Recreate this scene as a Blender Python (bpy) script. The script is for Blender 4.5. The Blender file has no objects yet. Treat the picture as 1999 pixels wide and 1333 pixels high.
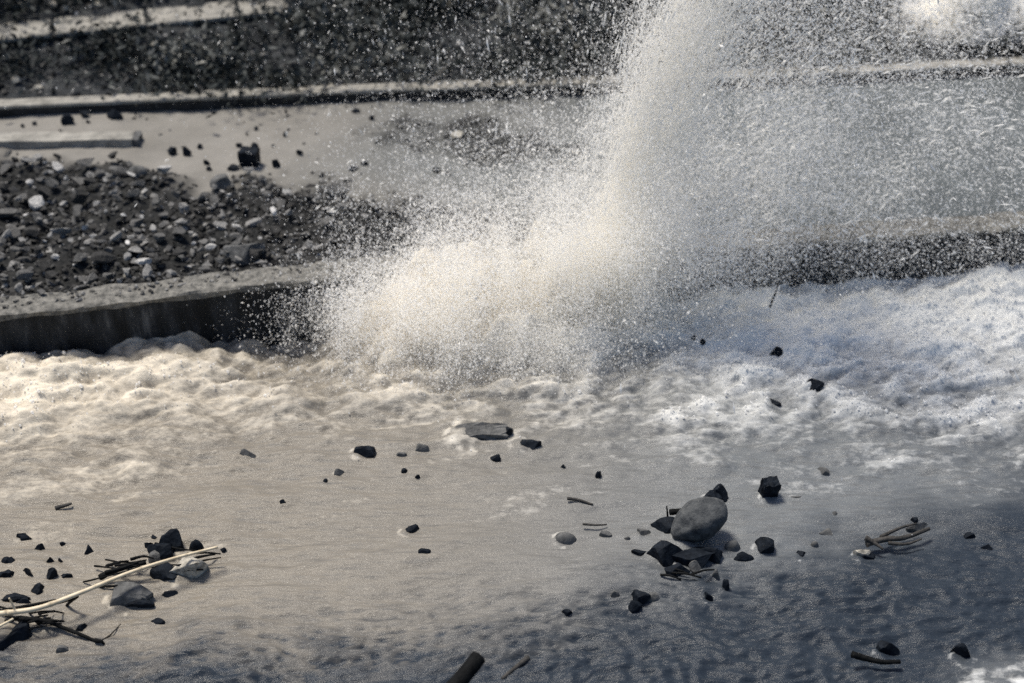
import bpy, bmesh, math, random
import numpy as np
from mathutils import Vector, Matrix, Quaternion

SC = bpy.context.scene
COL = SC.collection
R = math.radians

# ------------------------------------------------------------------ camera
PITCH, CAM_H, TH = R(34.0), 9.0, 0.36            # pitch down, height, tan(half horizontal fov)
cam_d = bpy.data.cameras.new('camera')
cam = bpy.data.objects.new('camera', cam_d)
COL.objects.link(cam)
cam.location = (0, 0, CAM_H)
cam.rotation_euler = (R(90) - PITCH, 0, 0)
cam_d.sensor_width = 36.0
cam_d.lens = 18.0 / TH
cam_d.clip_start = 0.1
cam_d.clip_end = 800.0
cam_d.dof.use_dof = True
cam_d.dof.focus_distance = 13.2
cam_d.dof.aperture_fstop = 0.5
SC.camera = cam

# ------------------------------------------------------------------ world, sun, exposure
SUN_EL, SUN_AZ = R(66.0), R(-48.0)               # veiled sun, high beyond the scene to the left
world = bpy.data.worlds.new('World')
SC.world = world
world.use_nodes = True
wn = world.node_tree
bg = wn.nodes['Background']
sky = wn.nodes.new('ShaderNodeTexSky')
sky.sky_type = 'NISHITA'
sky.sun_disc = False
sky.sun_elevation = SUN_EL
sky.sun_rotation = SUN_AZ
sky.air_density = 1.0
sky.dust_density = 2.5
hs = wn.nodes.new('ShaderNodeHueSaturation')     # hazy daylight
hs.inputs['Saturation'].default_value = 1.15
wn.links.new(sky.outputs[0], hs.inputs['Color'])
wn.links.new(hs.outputs[0], bg.inputs[0])
bg.inputs[1].default_value = 0.055
sun_d = bpy.data.lights.new('sun', 'SUN')
sun_d.energy = 2.3
sun_d.angle = R(14.0)
sun_d.color = (1.0, 0.94, 0.84)
sun = bpy.data.objects.new('sun', sun_d)
COL.objects.link(sun)
sdir = Vector((math.sin(SUN_AZ) * math.cos(SUN_EL), math.cos(SUN_AZ) * math.cos(SUN_EL), math.sin(SUN_EL)))
sun.rotation_euler = (-sdir).to_track_quat('-Z', 'Y').to_euler()
sun.location = (0, 20, 30)
SC.view_settings.view_transform = 'Standard'
SC.view_settings.look = 'None'
SC.view_settings.gamma = 1.0
SC.view_settings.exposure = 0.98
SC.view_settings.use_curve_mapping = False
SC.cycles.use_denoising = False
SC.cycles.max_bounces = 28
SC.cycles.diffuse_bounces = 24
SC.cycles.transmission_bounces = 24
SC.cycles.transparent_max_bounces = 12

# ------------------------------------------------------------------ helpers
rng = np.random.default_rng(11)
rnd = random.Random(5)
CP, SP = math.cos(PITCH), math.sin(PITCH)

def ray(px, py):
    sx = (px - 1000.0) / 1000.0 * TH
    sy = (666.5 - py) / 1000.0 * TH
    return np.array([sx, CP + sy * SP, -SP + sy * CP])

def at(px, py, z=0.0):
    d = ray(px, py)
    t = (z - CAM_H) / d[2]
    return np.array([0, 0, CAM_H]) + d * t

def hit(px, py, zf):
    z = 0.5
    for _ in range(25):
        p = at(px, py, z)
        z = 0.5 * z + 0.5 * float(zf(p[0], p[1]))
    return at(px, py, z)

def project(x, y, z):
    """where world points fall, in photograph pixels (used to lay out water and mud zones)"""
    zz = z - CAM_H
    f = y * CP - zz * SP
    u = y * SP + zz * CP
    return 1000.0 + x / f / TH * 1000.0, 666.5 - u / f / TH * 1000.0

def pxsize(p):
    """metres per photograph pixel at a point"""
    return (p[1] * CP - (p[2] - CAM_H) * SP) * TH / 1000.0

# --- gradient noise
PERM = np.random.default_rng(3).permutation(4096)
GA = np.random.default_rng(4).uniform(0, 2 * np.pi, 4096)
GX, GY = np.cos(GA), np.sin(GA)

def perlin(x, y, seed=0):
    x = np.asarray(x, float); y = np.asarray(y, float)
    xi = np.floor(x).astype(int); yi = np.floor(y).astype(int)
    xf = x - xi; yf = y - yi
    def g(ix, iy, dx, dy):
        h = PERM[(PERM[(ix + seed * 57) & 4095] + iy) & 4095]
        return GX[h] * dx + GY[h] * dy
    u = xf * xf * xf * (xf * (xf * 6 - 15) + 10)
    v = yf * yf * yf * (yf * (yf * 6 - 15) + 10)
    a = g(xi, yi, xf, yf); b = g(xi + 1, yi, xf - 1, yf)
    c = g(xi, yi + 1, xf, yf - 1); d = g(xi + 1, yi + 1, xf - 1, yf - 1)
    return ((a * (1 - u) + b * u) * (1 - v) + (c * (1 - u) + d * u) * v) * 1.5

def fbm(x, y, oct=4, seed=0, gain=0.5):
    s = 0.0; a = 1.0; f = 1.0
    for o in range(oct):
        s = s + a * perlin(x * f, y * f, seed + o * 7)
        a *= gain; f *= 2.03
    return s

def billow(x, y, oct=4, seed=0, gain=0.5):
    s = 0.0; a = 1.0; f = 1.0
    for o in range(oct):
        s = s + a * (np.abs(perlin(x * f, y * f, seed + o * 7)) * 2 - 0.5)
        a *= gain; f *= 2.03
    return s

def sstep(e0, e1, x):
    t = np.clip((x - e0) / (e1 - e0), 0, 1)
    return t * t * (3 - 2 * t)

# --- objects
def tag(o, label=None, cat=None, group=None, kind=None):
    if label: o['label'] = label
    if cat: o['category'] = cat
    if group: o['group'] = group
    if kind: o['kind'] = kind
    return o

def link(name, me, mat=None, parent=None):
    o = bpy.data.objects.new(name, me)
    COL.objects.link(o)
    if mat and me and not me.materials: me.materials.append(mat)
    if parent: o.parent = parent
    return o

def empty(name, loc):
    o = bpy.data.objects.new(name, None)
    o.empty_display_size = 0.2
    o.location = loc
    COL.objects.link(o)
    return o

def mesh_np(name, verts, faces, smooth=False, attrs=None):
    """verts (n,3), faces (m,k) with one k"""
    me = bpy.data.meshes.new(name)
    verts = np.ascontiguousarray(verts, np.float32)
    faces = np.ascontiguousarray(faces, np.int32)
    m, k = faces.shape
    me.vertices.add(len(verts)); me.vertices.foreach_set('co', verts.ravel())
    me.loops.add(m * k); me.loops.foreach_set('vertex_index', faces.ravel())
    me.polygons.add(m)
    me.polygons.foreach_set('loop_start', np.arange(0, m * k, k, dtype=np.int32))
    me.polygons.foreach_set('use_smooth', np.full(m, smooth, dtype=bool))
    for n, a in (attrs or {}).items():
        at_ = me.attributes.new(n, 'FLOAT', 'POINT')
        at_.data.foreach_set('value', np.ascontiguousarray(a, np.float32))
    me.update(calc_edges=True)
    me.validate()
    return me

def grid_faces(nr, nc):
    i = np.arange(nr * nc).reshape(nr, nc)
    return np.stack([i[:-1, :-1], i[:-1, 1:], i[1:, 1:], i[1:, :-1]], -1).reshape(-1, 4)

# ------------------------------------------------------------------ materials
class NT:
    def __init__(s, name):
        s.m = bpy.data.materials.new(name); s.m.use_nodes = True
        s.t = s.m.node_tree; s.b = s.t.nodes['Principled BSDF']; s.out = s.t.nodes['Material Output']
    def n(s, typ, **kw):
        nd = s.t.nodes.new(typ)
        for k, v in kw.items():
            if k in nd.inputs.keys(): nd.inputs[k].default_value = v
            else: setattr(nd, k, v)
        return nd
    def l(s, a, b): s.t.links.new(a, b)
    def coord(s, scale=(1, 1, 1), obj=True):
        tc = s.n('ShaderNodeTexCoord'); mp = s.n('ShaderNodeMapping')
        mp.inputs['Scale'].default_value = scale
        s.l(tc.outputs['Object' if obj else 'Generated'], mp.inputs['Vector'])
        return mp.outputs[0]
    def noise(s, vec, scale, detail=4, rough=0.6):
        nd = s.n('ShaderNodeTexNoise'); nd.inputs['Scale'].default_value = scale
        nd.inputs['Detail'].default_value = detail; nd.inputs['Roughness'].default_value = rough
        if vec is not None: s.l(vec, nd.inputs['Vector'])
        return nd.outputs['Fac']
    def ramp(s, fac, stops):
        nd = s.n('ShaderNodeValToRGB'); e = nd.color_ramp.elements
        while len(e) < len(stops): e.new(0.5)
        for i, (p, c) in enumerate(stops):
            e[i].position = p; e[i].color = (*c, 1) if len(c) == 3 else c
        s.l(fac, nd.inputs[0]); return nd.outputs[0]
    def attr(s, name):
        nd = s.n('ShaderNodeAttribute'); nd.attribute_name = name; return nd.outputs['Fac']
    def mix(s, fac, a, b, mode='MIX'):
        nd = s.n('ShaderNodeMix', data_type='RGBA', blend_type=mode)
        for sock, v in ((nd.inputs[0], fac), (nd.inputs[6], a), (nd.inputs[7], b)):
            if isinstance(v, (int, float)): sock.default_value = v
            elif isinstance(v, tuple): sock.default_value = (*v, 1)
            else: s.l(v, sock)
        return nd.outputs[2]
    def math(s, op, a, b=None):
        nd = s.n('ShaderNodeMath', operation=op)
        for i, v in enumerate((a, b)):
            if v is None: continue
            if isinstance(v, (int, float)): nd.inputs[i].default_value = v
            else: s.l(v, nd.inputs[i])
        return nd.outputs[0]
    def bump(s, h, strength=0.4, dist=0.02):
        nd = s.n('ShaderNodeBump'); nd.inputs['Strength'].default_value = strength
        nd.inputs['Distance'].default_value = dist
        s.l(h, nd.inputs['Height']); s.l(nd.outputs[0], s.b.inputs['Normal'])
    def base(s, c): s.l(c, s.b.inputs['Base Color'])
    def rough(s, v): s.b.inputs['Roughness'].default_value = v
    def spec(s, v): s.b.inputs['Specular IOR Level'].default_value = v

def rock_mat(name, lo, hi, scale=9.0, rough=0.75, tone_attr=False, bump=0.5, spec=0.25):
    t = NT(name); v = t.coord()
    f = t.noise(v, scale, 6, 0.65)
    c = t.ramp(f, [(0.32, lo), (0.68, hi)])
    if tone_attr:
        a = t.attr('tone')
        g = t.n('ShaderNodeCombineColor'); t.l(a, g.inputs[0]); t.l(a, g.inputs[1]); t.l(a, g.inputs[2])
        c = t.mix(1.0, c, g.outputs[0], 'MULTIPLY')
    t.base(c); t.rough(rough); t.spec(spec)
    t.bump(t.noise(v, scale * 3.2, 6, 0.7), bump, 0.02)
    return t.m

M_DARK = rock_mat('wet dark stone', (0.003, 0.0045, 0.0075), (0.016, 0.021, 0.029), 11, 0.6, spec=0.07)
M_MID = rock_mat('grey stone', (0.04, 0.042, 0.043), (0.15, 0.15, 0.147), 9)
M_PALE = rock_mat('pale mottled stone', (0.12, 0.115, 0.1), (0.6, 0.56, 0.48), 14, 0.85)
M_RUB = rock_mat('rubble stone', (0.3, 0.3, 0.3), (1.0, 0.98, 0.94), 9, 0.8, tone_attr=True)
M_BOULDER = rock_mat('granite boulder', (0.02, 0.024, 0.029), (0.115, 0.12, 0.122), 10, 0.8, bump=0.7)
M_WOODDARK = rock_mat('soaked dark wood', (0.002, 0.0025, 0.003), (0.009, 0.0095, 0.01), 14, 0.7, spec=0.1)
M_TWIG = rock_mat('grey brown twig', (0.02, 0.02, 0.019), (0.07, 0.065, 0.06), 14, 0.7)
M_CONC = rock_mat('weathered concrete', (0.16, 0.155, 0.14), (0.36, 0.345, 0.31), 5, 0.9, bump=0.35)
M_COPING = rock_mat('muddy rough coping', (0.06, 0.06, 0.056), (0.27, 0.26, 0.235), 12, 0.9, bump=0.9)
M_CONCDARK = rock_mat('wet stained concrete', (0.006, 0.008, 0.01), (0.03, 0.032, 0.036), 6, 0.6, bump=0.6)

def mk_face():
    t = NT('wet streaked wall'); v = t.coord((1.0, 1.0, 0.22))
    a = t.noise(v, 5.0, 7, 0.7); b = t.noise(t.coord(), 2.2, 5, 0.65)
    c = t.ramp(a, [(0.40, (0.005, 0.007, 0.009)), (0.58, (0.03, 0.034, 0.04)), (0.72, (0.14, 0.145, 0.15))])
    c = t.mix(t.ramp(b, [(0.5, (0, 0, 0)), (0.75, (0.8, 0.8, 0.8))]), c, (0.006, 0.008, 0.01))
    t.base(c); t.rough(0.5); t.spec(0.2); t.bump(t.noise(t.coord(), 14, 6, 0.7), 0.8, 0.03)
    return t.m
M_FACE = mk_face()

def mk_cane():
    t = NT('dry pale cane'); v = t.coord((1, 1, 1))
    t.base(t.ramp(t.noise(v, 7, 4), [(0.3, (0.5, 0.4, 0.26)), (0.7, (0.78, 0.68, 0.5))])); t.rough(0.45)
    return t.m
M_CANE = mk_cane()

def mk_mud():
    t = NT('drying flood mud'); v = t.coord()
    a = t.attr('rubble')
    f = t.noise(v, 1.3, 6, 0.6); g = t.noise(v, 34, 5, 0.7)
    mud = t.ramp(f, [(0.3, (0.18, 0.17, 0.152)), (0.7, (0.27, 0.256, 0.232))])
    mud = t.mix(t.math('MULTIPLY', g, 0.5), mud, (0.12, 0.118, 0.11))
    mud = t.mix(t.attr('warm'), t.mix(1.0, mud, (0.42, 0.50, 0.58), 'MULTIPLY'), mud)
    soil = t.ramp(t.noise(v, 15, 6, 0.7), [(0.4, (0.006, 0.007, 0.008)), (0.65, (0.03, 0.03, 0.029)), (0.8, (0.16, 0.155, 0.14))])
    t.base(t.mix(a, mud, soil)); t.rough(0.85); t.spec(0.2)
    t.bump(t.math('ADD', g, t.noise(v, 9, 5, 0.6)), 0.35, 0.015)
    return t.m
M_MUD = mk_mud()

def mk_soil():
    t = NT('dark wet earth'); v = t.coord()
    t.base(t.ramp(t.noise(v, 4, 8, 0.7), [(0.35, (0.006, 0.008, 0.011)), (0.55, (0.03, 0.034, 0.038)), (0.75, (0.13, 0.132, 0.13))]))
    t.rough(0.9); t.bump(t.noise(v, 12, 8, 0.7), 0.9, 0.06)
    return t.m
M_SOIL = mk_soil()

def mk_leaf():
    t = NT('dark scrub leaves')
    a = t.attr('tone')
    t.base(t.ramp(a, [(0.0, (0.012, 0.016, 0.016)), (0.6, (0.06, 0.066, 0.064)), (1.0, (0.24, 0.24, 0.22))]))
    t.rough(0.7); t.spec(0.15)
    return t.m
M_LEAF = mk_leaf()

def mk_water():
    t = NT('muddy flood water')
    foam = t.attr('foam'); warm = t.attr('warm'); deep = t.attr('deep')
    v1 = t.coord((1.0, 3.0, 1.0)); v2 = t.coord((0.7, 2.4, 1.5))
    n1 = t.noise(v1, 2.2, 7, 0.62); n2 = t.noise(v2, 17, 5, 0.65)
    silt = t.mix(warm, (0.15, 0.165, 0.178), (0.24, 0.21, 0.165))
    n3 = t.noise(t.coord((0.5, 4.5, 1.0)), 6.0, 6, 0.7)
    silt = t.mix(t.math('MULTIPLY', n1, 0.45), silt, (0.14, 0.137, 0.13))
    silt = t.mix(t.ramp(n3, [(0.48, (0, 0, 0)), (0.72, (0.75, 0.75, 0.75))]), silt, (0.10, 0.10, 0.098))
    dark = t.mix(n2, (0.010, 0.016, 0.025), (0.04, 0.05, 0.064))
    c = t.mix(deep, silt, dark)  # deep holds the dark water zone plus the painted dark of ripple troughs
    fo = t.mix(warm, (0.70, 0.71, 0.70), (0.74, 0.67, 0.55))
    fm = t.ramp(t.math('ADD', foam, t.math('MULTIPLY', t.math('SUBTRACT', t.noise(t.coord((1, 1.6, 1)), 9, 9, 0.72), 0.5), 1.15)), [(0.22, (0, 0, 0)), (0.85, (1, 1, 1))])
    t.base(t.mix(fm, c, fo))
    r = t.n('ShaderNodeMapRange'); r.inputs[3].default_value = 0.24; r.inputs[4].default_value = 0.8
    t.l(fm, r.inputs[0]); t.l(r.outputs[0], t.b.inputs['Roughness'])
    t.spec(0.25)
    t.bump(t.math('ADD', n2, t.math('MULTIPLY', t.noise(v2, 55, 4, 0.6), 0.5)), 0.5, 0.02)
    return t.m
M_WATER = mk_water()

def mk_drop():
    t = NT('white water spray')
    d = t.n('ShaderNodeBsdfDiffuse'); d.inputs[0].default_value = (0.99, 0.98, 0.955, 1)
    tr = t.n('ShaderNodeBsdfTranslucent'); tr.inputs[0].default_value = (0.99, 0.98, 0.955, 1)
    mx = t.n('ShaderNodeMixShader'); mx.inputs[0].default_value = 0.5
    t.l(d.outputs[0], mx.inputs[1]); t.l(tr.outputs[0], mx.inputs[2])
    t.l(mx.outputs[0], t.out.inputs[0])
    return t.m
M_DROP = mk_drop()

# ------------------------------------------------------------------ lie of the land
WALL_TOP = 0.58
wall_px = [(-1500, 770), (-500, 668), (0, 612), (200, 592), (400, 566), (660, 537), (1000, 512), (1300, 490), (2000, 440), (2600, 400), (3600, 340)]
WALL = np.array([at(x, y, WALL_TOP) for x, y in wall_px])
def wallY(x): return np.interp(x, WALL[:, 0], WALL[:, 1])
KERB_TOP = 0.74
kerb_px = [(-1200, 240), (-400, 222), (0, 206), (330, 192), (640, 178), (1230, 158), (1650, 140), (2000, 122), (2500, 98), (3300, 60)]
KERB = np.array([at(x, y, KERB_TOP) for x, y in kerb_px])
def kerbY(x): return np.interp(x, KERB[:, 0], KERB[:, 1])
LEDGE_TOP = 1.15
ledge_px = [(-900, 160), (-300, 104), (0, 74), (300, 44), (575, 17)]
LEDGE = np.array([at(x, y, LEDGE_TOP) for x, y in ledge_px])

def roadZ(x, y):
    x = np.asarray(x, float); y = np.asarray(y, float)
    k = np.clip((y - wallY(x)) / np.maximum(kerbY(x) - wallY(x), 0.5), 0, 1)
    return 0.47 + 0.09 * k + 0.03 * fbm(x * 0.8, y * 0.8, 4, 2) + 0.006 * fbm(x * 7, y * 7, 3, 9) + 0.11 * rubbleMask(x, y) * np.clip(fbm(x * 1.3, y * 1.5, 3, 17) + 0.2, -0.3, 1) * sstep(0.35, 0.9, y - wallY(x))

def rubbleMask(x, y):
    """where the stones lie on the mud: a bank along the wall that thins out to the right"""
    px, py = project(np.asarray(x, float), np.asarray(y, float), 0.55)
    top = np.interp(px, [-400, 0, 150, 300, 450, 600, 740, 860, 1000, 1100], [300, 300, 322, 345, 362, 352, 376, 400, 410, 430])
    w = 26 * fbm(px / 90.0, py / 60.0, 3, 31)
    m = sstep(-14, 22, py - top + w)
    m = m * (1 - sstep(1000, 1250, px + 2 * w))
    p2 = np.exp(-((px - 930) / 210) ** 2 - ((py - 272 - (px - 900) * 0.12) / 55) ** 2)
    return np.clip(m + 0.85 * sstep(0.35, 0.8, p2 + 0.012 * w), 0, 1)

def hillZ(x, y):
    x = np.asarray(x, float); y = np.asarray(y, float)
    d = y - kerbY(x)
    z = 0.62 + 0.22 * np.clip(d, 0, None)
    ly = np.interp(x, LEDGE[:, 0], LEDGE[:, 1])
    onl = x < LEDGE[-1, 0] + 0.1
    lo = 0.62 + np.clip(d, 0, None) / np.maximum(ly - kerbY(x), 0.5) * 0.42
    hi = 1.10 + 0.25 * (y - ly - 0.3)
    z = np.where(onl, np.where(y < ly + 0.15, np.minimum(lo, 1.04), hi), z)
    return z + 0.06 * np.clip(d, 0, 1) * fbm(x * 1.1, y * 1.1, 4, 41)

# ------------------------------------------------------------------ the setting: water
WAKES = []
for _x, _y, _w in [(1362, 1060, 110), (1296, 1085, 60), (1495, 1072, 50), (1400, 978, 60), (1502, 972, 36), (1103, 1052, 48), (1256, 1042, 34), (1243, 1180, 40), (1385, 1168, 26), (1417, 1150, 22),
                   (1690, 1082, 50), (1736, 1270, 52), (1880, 1280, 46), (935, 850, 120), (1030, 870, 58), (712, 888, 52), (800, 1038, 40), (370, 1128, 72), (255, 1170, 92), (330, 1062, 60), (663, 928, 24),
                   (968, 896, 24), (1515, 692, 40), (1592, 750, 36), (30, 1250, 90), (1563, 1082, 28)]:
    _p = at(_x, _y, 0.0)
    WAKES.append((_p[0], _p[1], _w * 0.5 * (_p[1] * CP + CAM_H * SP) * TH / 1000.0))

def water_fields(x, y):
    px, py = project(x, y, 0.0)
    dw = wallY(x) - y                                   # metres out from the wall
    # where it boils
    edge = np.interp(px, [-600, 0, 300, 600, 900, 1200, 1600, 2000, 2600], [960, 930, 900, 850, 840, 850, 870, 900, 900])
    wob = 30 * fbm(px / 160, py / 100, 3, 5)
    turb = 1 - sstep(-190, 150, py - edge + 1.6 * wob)
    right = sstep(950, 1300, px)
    flowx = x + 0.12 * np.sin(y * 1.3)
    flowy = y - 0.10 * x + 0.15 * fbm(x * 0.5, y * 0.5, 2, 8)
    b1 = billow(flowx * 0.75, flowy * 1.25, 3, 12)
    b2 = billow(flowx * 2.1, flowy * 3.4, 4, 23)
    h_t = (0.13 - 0.02 * right) * b1 + (0.05 + 0.01 * right) * b2
    wx = flowx + 0.10 * perlin(flowx * 1.5, flowy * 2.5, 60); wy = flowy + 0.035 * perlin(flowx * 1.7, flowy * 2, 63)
    rip1 = 1 - np.abs(perlin(wx * 2.6, wy * 10.0, 61)) * 2
    rip2 = 1 - np.abs(perlin(wx * 6.0 + 3, wy * 20, 67)) * 2
    swell = fbm(flowx * 0.55, flowy * 1.5, 2, 71)
    near = sstep(1150, 1290, py + 0.12 * (px - 700) + wob * 0.8)
    amp = (0.0045 + 0.026 * near) * (0.6 + 0.5 * sstep(-0.6, 0.6, perlin(x * 0.6, y * 1.2, 99)))
    chop = fbm(wx * 1.6, wy * 7.5, 4, 131, 0.6)
    h_c = 0.045 * swell + amp * rip1 + 0.6 * amp * rip2 + 0.018 * chop * (1 - 0.55 * sstep(560, 800, px) * (1 - sstep(1050, 1150, py)))
    h = h_t * turb + h_c * (1 - 0.7 * turb)
    # trough just left of the burst, surge along the rest of the wall
    tr = np.exp(-((px - 560) / 130) ** 2) * np.exp(-(dw / 0.9) ** 2)
    h = h - 0.30 * tr
    h = h + 0.10 * np.exp(-((px - 60) / 260) ** 2) * np.exp(-((dw - 0.8) / 0.7) ** 2)
    h = h - 0.04 * sstep(1250, 1500, px)
    # water humps up against each stone and trails away from it
    for wx0, wy0, ws in WAKES:
        dx = x - wx0; dy = y - wy0
        h = h + 0.22 * ws * np.exp(-((dx + 0.55 * ws) / (0.45 * ws)) ** 2 - (dy / (0.8 * ws)) ** 2)
        tl = np.exp(-(dy / (0.35 * ws + 0.12 * np.clip(dx, 0, None))) ** 2) * np.exp(-np.clip(dx, 0, None) / (2.2 * ws)) * (dx > 0)
        h = h - 0.10 * ws * tl * (0.6 + 0.6 * perlin(x * 9, y * 14, 45))
    # heaped water at the burst
    bx = np.exp(-((px - 960) / 235) ** 4)
    by = np.exp(-(np.clip(dw - 0.25, 0, None) / 0.75) ** 2)
    lump = 0.75 + 0.55 * billow(x * 1.6, y * 1.8, 4, 88)
    mound = bx * by * lump
    h = h + 0.66 * mound
    mid = np.exp(-((px - 1000) / 330) ** 2)
    foam = turb * (0.24 + 0.12 * mid + (0.34 + 0.06 * right + 0.1 * mid) * sstep(-0.35, 0.85, b1 * 0.7 + b2 * 0.75)) * (0.7 + 0.3 * sstep(-0.5, 0.5, fbm(x * 0.5, y * 0.9, 3, 55)))
    streak = fbm(flowx * 0.9 + 9, flowy * 3.2, 4, 171, 0.6) * 0.7 + 0.6 * fbm(flowx * 0.35, flowy * 0.9, 3, 177)
    foam = foam + 0.26 * sstep(0.0, 0.9, streak) * (1 - sstep(1000, 1260, py + 0.06 * (px - 800)))
    for wx0, wy0, ws in WAKES:
        dx = x - wx0; dy = (y - wy0) * 1.25
        rr = np.sqrt(dx * dx + dy * dy)
        foam = foam + 0.42 * np.exp(-((rr - 1.05 * ws) / (0.22 * ws)) ** 2) * (0.35 + 0.65 * (dx < 0)) * sstep(-0.4, 0.4, perlin(x * 8, y * 8, 191))
    foam = foam + 1.1 * mound
    foam = foam + 0.5 * sstep(1200, 1450, px) * np.exp(-((dw - 0.6) / 1.3) ** 2) + 0.10 * right * turb
    foam = foam + 0.38 * np.exp(-((px - 60) / 360) ** 2) * np.exp(-((dw - 0.9) / 1.0) ** 2)
    foam = foam + 0.6 * sstep(1780, 1960, px) * sstep(1235, 1330, py + 0.15 * (px - 1950)) * (0.6 + fbm(x * 4, y * 6, 3, 93))
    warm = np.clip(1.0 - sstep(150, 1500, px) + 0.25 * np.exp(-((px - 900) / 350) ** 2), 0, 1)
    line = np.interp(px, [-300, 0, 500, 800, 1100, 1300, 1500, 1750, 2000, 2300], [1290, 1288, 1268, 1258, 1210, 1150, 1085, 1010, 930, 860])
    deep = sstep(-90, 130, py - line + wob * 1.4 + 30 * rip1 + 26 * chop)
    deep = np.clip(deep + 0.9 * sstep(1120, 1300, py + 0.10 * (px - 500) + wob * 0.6) * sstep(0.05, 0.75, -(rip1 * 0.65 + rip2 * 0.5) + 0.62), 0, 1)  # ripple troughs darkened: their darker reflections put into the colour
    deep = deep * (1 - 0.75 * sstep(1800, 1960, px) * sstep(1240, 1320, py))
    # drop away behind the wall
    h = np.where(dw < -0.35, -0.5, h)
    return h, np.clip(foam, 0, 1.2), warm, np.clip(deep, 0, 1)

def build_water():
    nr, nc = 430, 640
    v = np.linspace(0, 1, nr)[:, None]; u = np.linspace(-1, 1, nc)[None, :]
    ynear = 5.6
    yfar = wallY(u * 11.0) + 0.6
    Y = ynear + (yfar - ynear) * v
    hw = 5.6 + (Y - ynear) * 0.40
    X = u * hw * 1.0
    Y = ynear + (wallY(X) + 0.6 - ynear) * v
    h, foam, warm, deep = water_fields(X, Y)
    V = np.stack([X, Y, h], -1).reshape(-1, 3)
    F = grid_faces(nr, nc)
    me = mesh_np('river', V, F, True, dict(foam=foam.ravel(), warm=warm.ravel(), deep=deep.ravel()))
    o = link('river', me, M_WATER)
    tag(o, kind='structure')
    # the rest of the flood, out of frame on every side
    nx, ny = 90, 60
    xs = np.concatenate([np.linspace(-70, -7, 30), np.linspace(-6.5, 6.5, 60), np.linspace(7, 70, 30)])
    ys = np.concatenate([np.linspace(-40, 5.5, 30), np.linspace(5.8, 30, 40)])
    XX, YY = np.meshgrid(xs, ys)
    h2, f2, w2, d2 = water_fields(XX, YY)
    h2 = -0.14 + 0.05 * fbm(XX * 0.6, YY * 0.9, 3, 7)
    inside = (YY > 5.6) & (np.abs(XX) < 5.6 + (YY - 5.6) * 0.40 - 0.1)
    h2 = np.where(inside, -0.6, h2)
    h2 = np.where(YY > wallY(XX) + 0.3, -0.6, h2)
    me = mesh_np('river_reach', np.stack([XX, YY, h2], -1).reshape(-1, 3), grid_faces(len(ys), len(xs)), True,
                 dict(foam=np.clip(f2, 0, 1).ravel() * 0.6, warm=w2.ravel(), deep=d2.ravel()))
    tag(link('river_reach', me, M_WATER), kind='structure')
build_water()

def waterZ(x, y):
    return water_fields(np.array([float(x)]), np.array([float(y)]))[0][0]

# ------------------------------------------------------------------ the setting: road and hillside
def build_road():
    nr, nc = 150, 420
    u = np.concatenate([np.linspace(-60, -9, 40), np.linspace(-8.8, 8.8, 340), np.linspace(9, 60, 40)])[None, :]
    v = np.linspace(0, 1, nr)[:, None]
    X = np.repeat(u, nr, 0)
    Y = wallY(X) + 0.12 + (kerbY(X) + 0.1 - wallY(X) - 0.12) * v
    Z = roadZ(X, Y)
    m = rubbleMask(X, Y)
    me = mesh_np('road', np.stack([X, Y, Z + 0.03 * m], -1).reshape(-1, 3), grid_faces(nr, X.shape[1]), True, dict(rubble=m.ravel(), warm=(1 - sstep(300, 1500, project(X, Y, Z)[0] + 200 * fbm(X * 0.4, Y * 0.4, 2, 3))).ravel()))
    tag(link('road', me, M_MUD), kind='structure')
    u = np.concatenate([np.linspace(-80, -11, 40), np.linspace(-10.8, 10.8, 260), np.linspace(11, 80, 40)])[None, :]
    d = np.concatenate([np.linspace(0.0, 10, 110), np.geomspace(10.3, 160, 20)])[:, None]
    X = np.repeat(u, len(d), 0); Y = kerbY(X) + 0.12 + d
    Z = hillZ(X, Y)
    me = mesh_np('hillside', np.stack([X, Y, Z], -1).reshape(-1, 3), grid_faces(len(d), X.shape[1]), True)
    tag(link('hillside', me, M_SOIL), kind='structure')
build_road()

# ------------------------------------------------------------------ walls and kerbs
def strip(name, line, prof, mat, parent, step=0.10, jit=0.01, seed=0):
    """sweep a profile [(back offset, z)] along a plan line, with a slightly worn edge"""
    line = np.asarray(line)
    seg = np.r_[0, np.cumsum(np.hypot(*np.diff(line[:, :2], axis=0).T))]
    s = np.arange(0, seg[-1], step)
    x = np.interp(s, seg, line[:, 0]); y = np.interp(s, seg, line[:, 1])
    tx = np.gradient(x); ty = np.gradient(y); L = np.hypot(tx, ty); nx, ny = -ty / L, tx / L
    cols = []
    for k, (o, z) in enumerate(prof):
        oo = o + jit * fbm(s * 1.7 + k * 31, s * 0 + k, 4, seed + k)
        zz = z + jit * fbm(s * 1.3 + k * 17, s * 0 + 9 + k, 4, seed + 20 + k)
        cols.append(np.stack([x + nx * oo, y + ny * oo, zz], -1))
    V = np.stack(cols, 1)                               # (ns, k, 3)
    ns, k = V.shape[:2]
    i = np.arange(ns * k).reshape(ns, k)
    j = np.roll(i, -1, 1)
    F = np.stack([i[:-1], j[:-1], j[1:], i[1:]], -1).reshape(-1, 4)
    caps = [list(range(k))[::-1], list(range((ns - 1) * k, ns * k))]
    me = bpy.data.meshes.new(name)
    me.from_pydata(V.reshape(-1, 3).tolist(), [], F.tolist() + caps)
    me.update()
    bm = bmesh.new(); bm.from_mesh(me); bmesh.ops.recalc_face_normals(bm, faces=bm.faces); bm.to_mesh(me); bm.free()
    return link(name, me, mat, parent)

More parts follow.
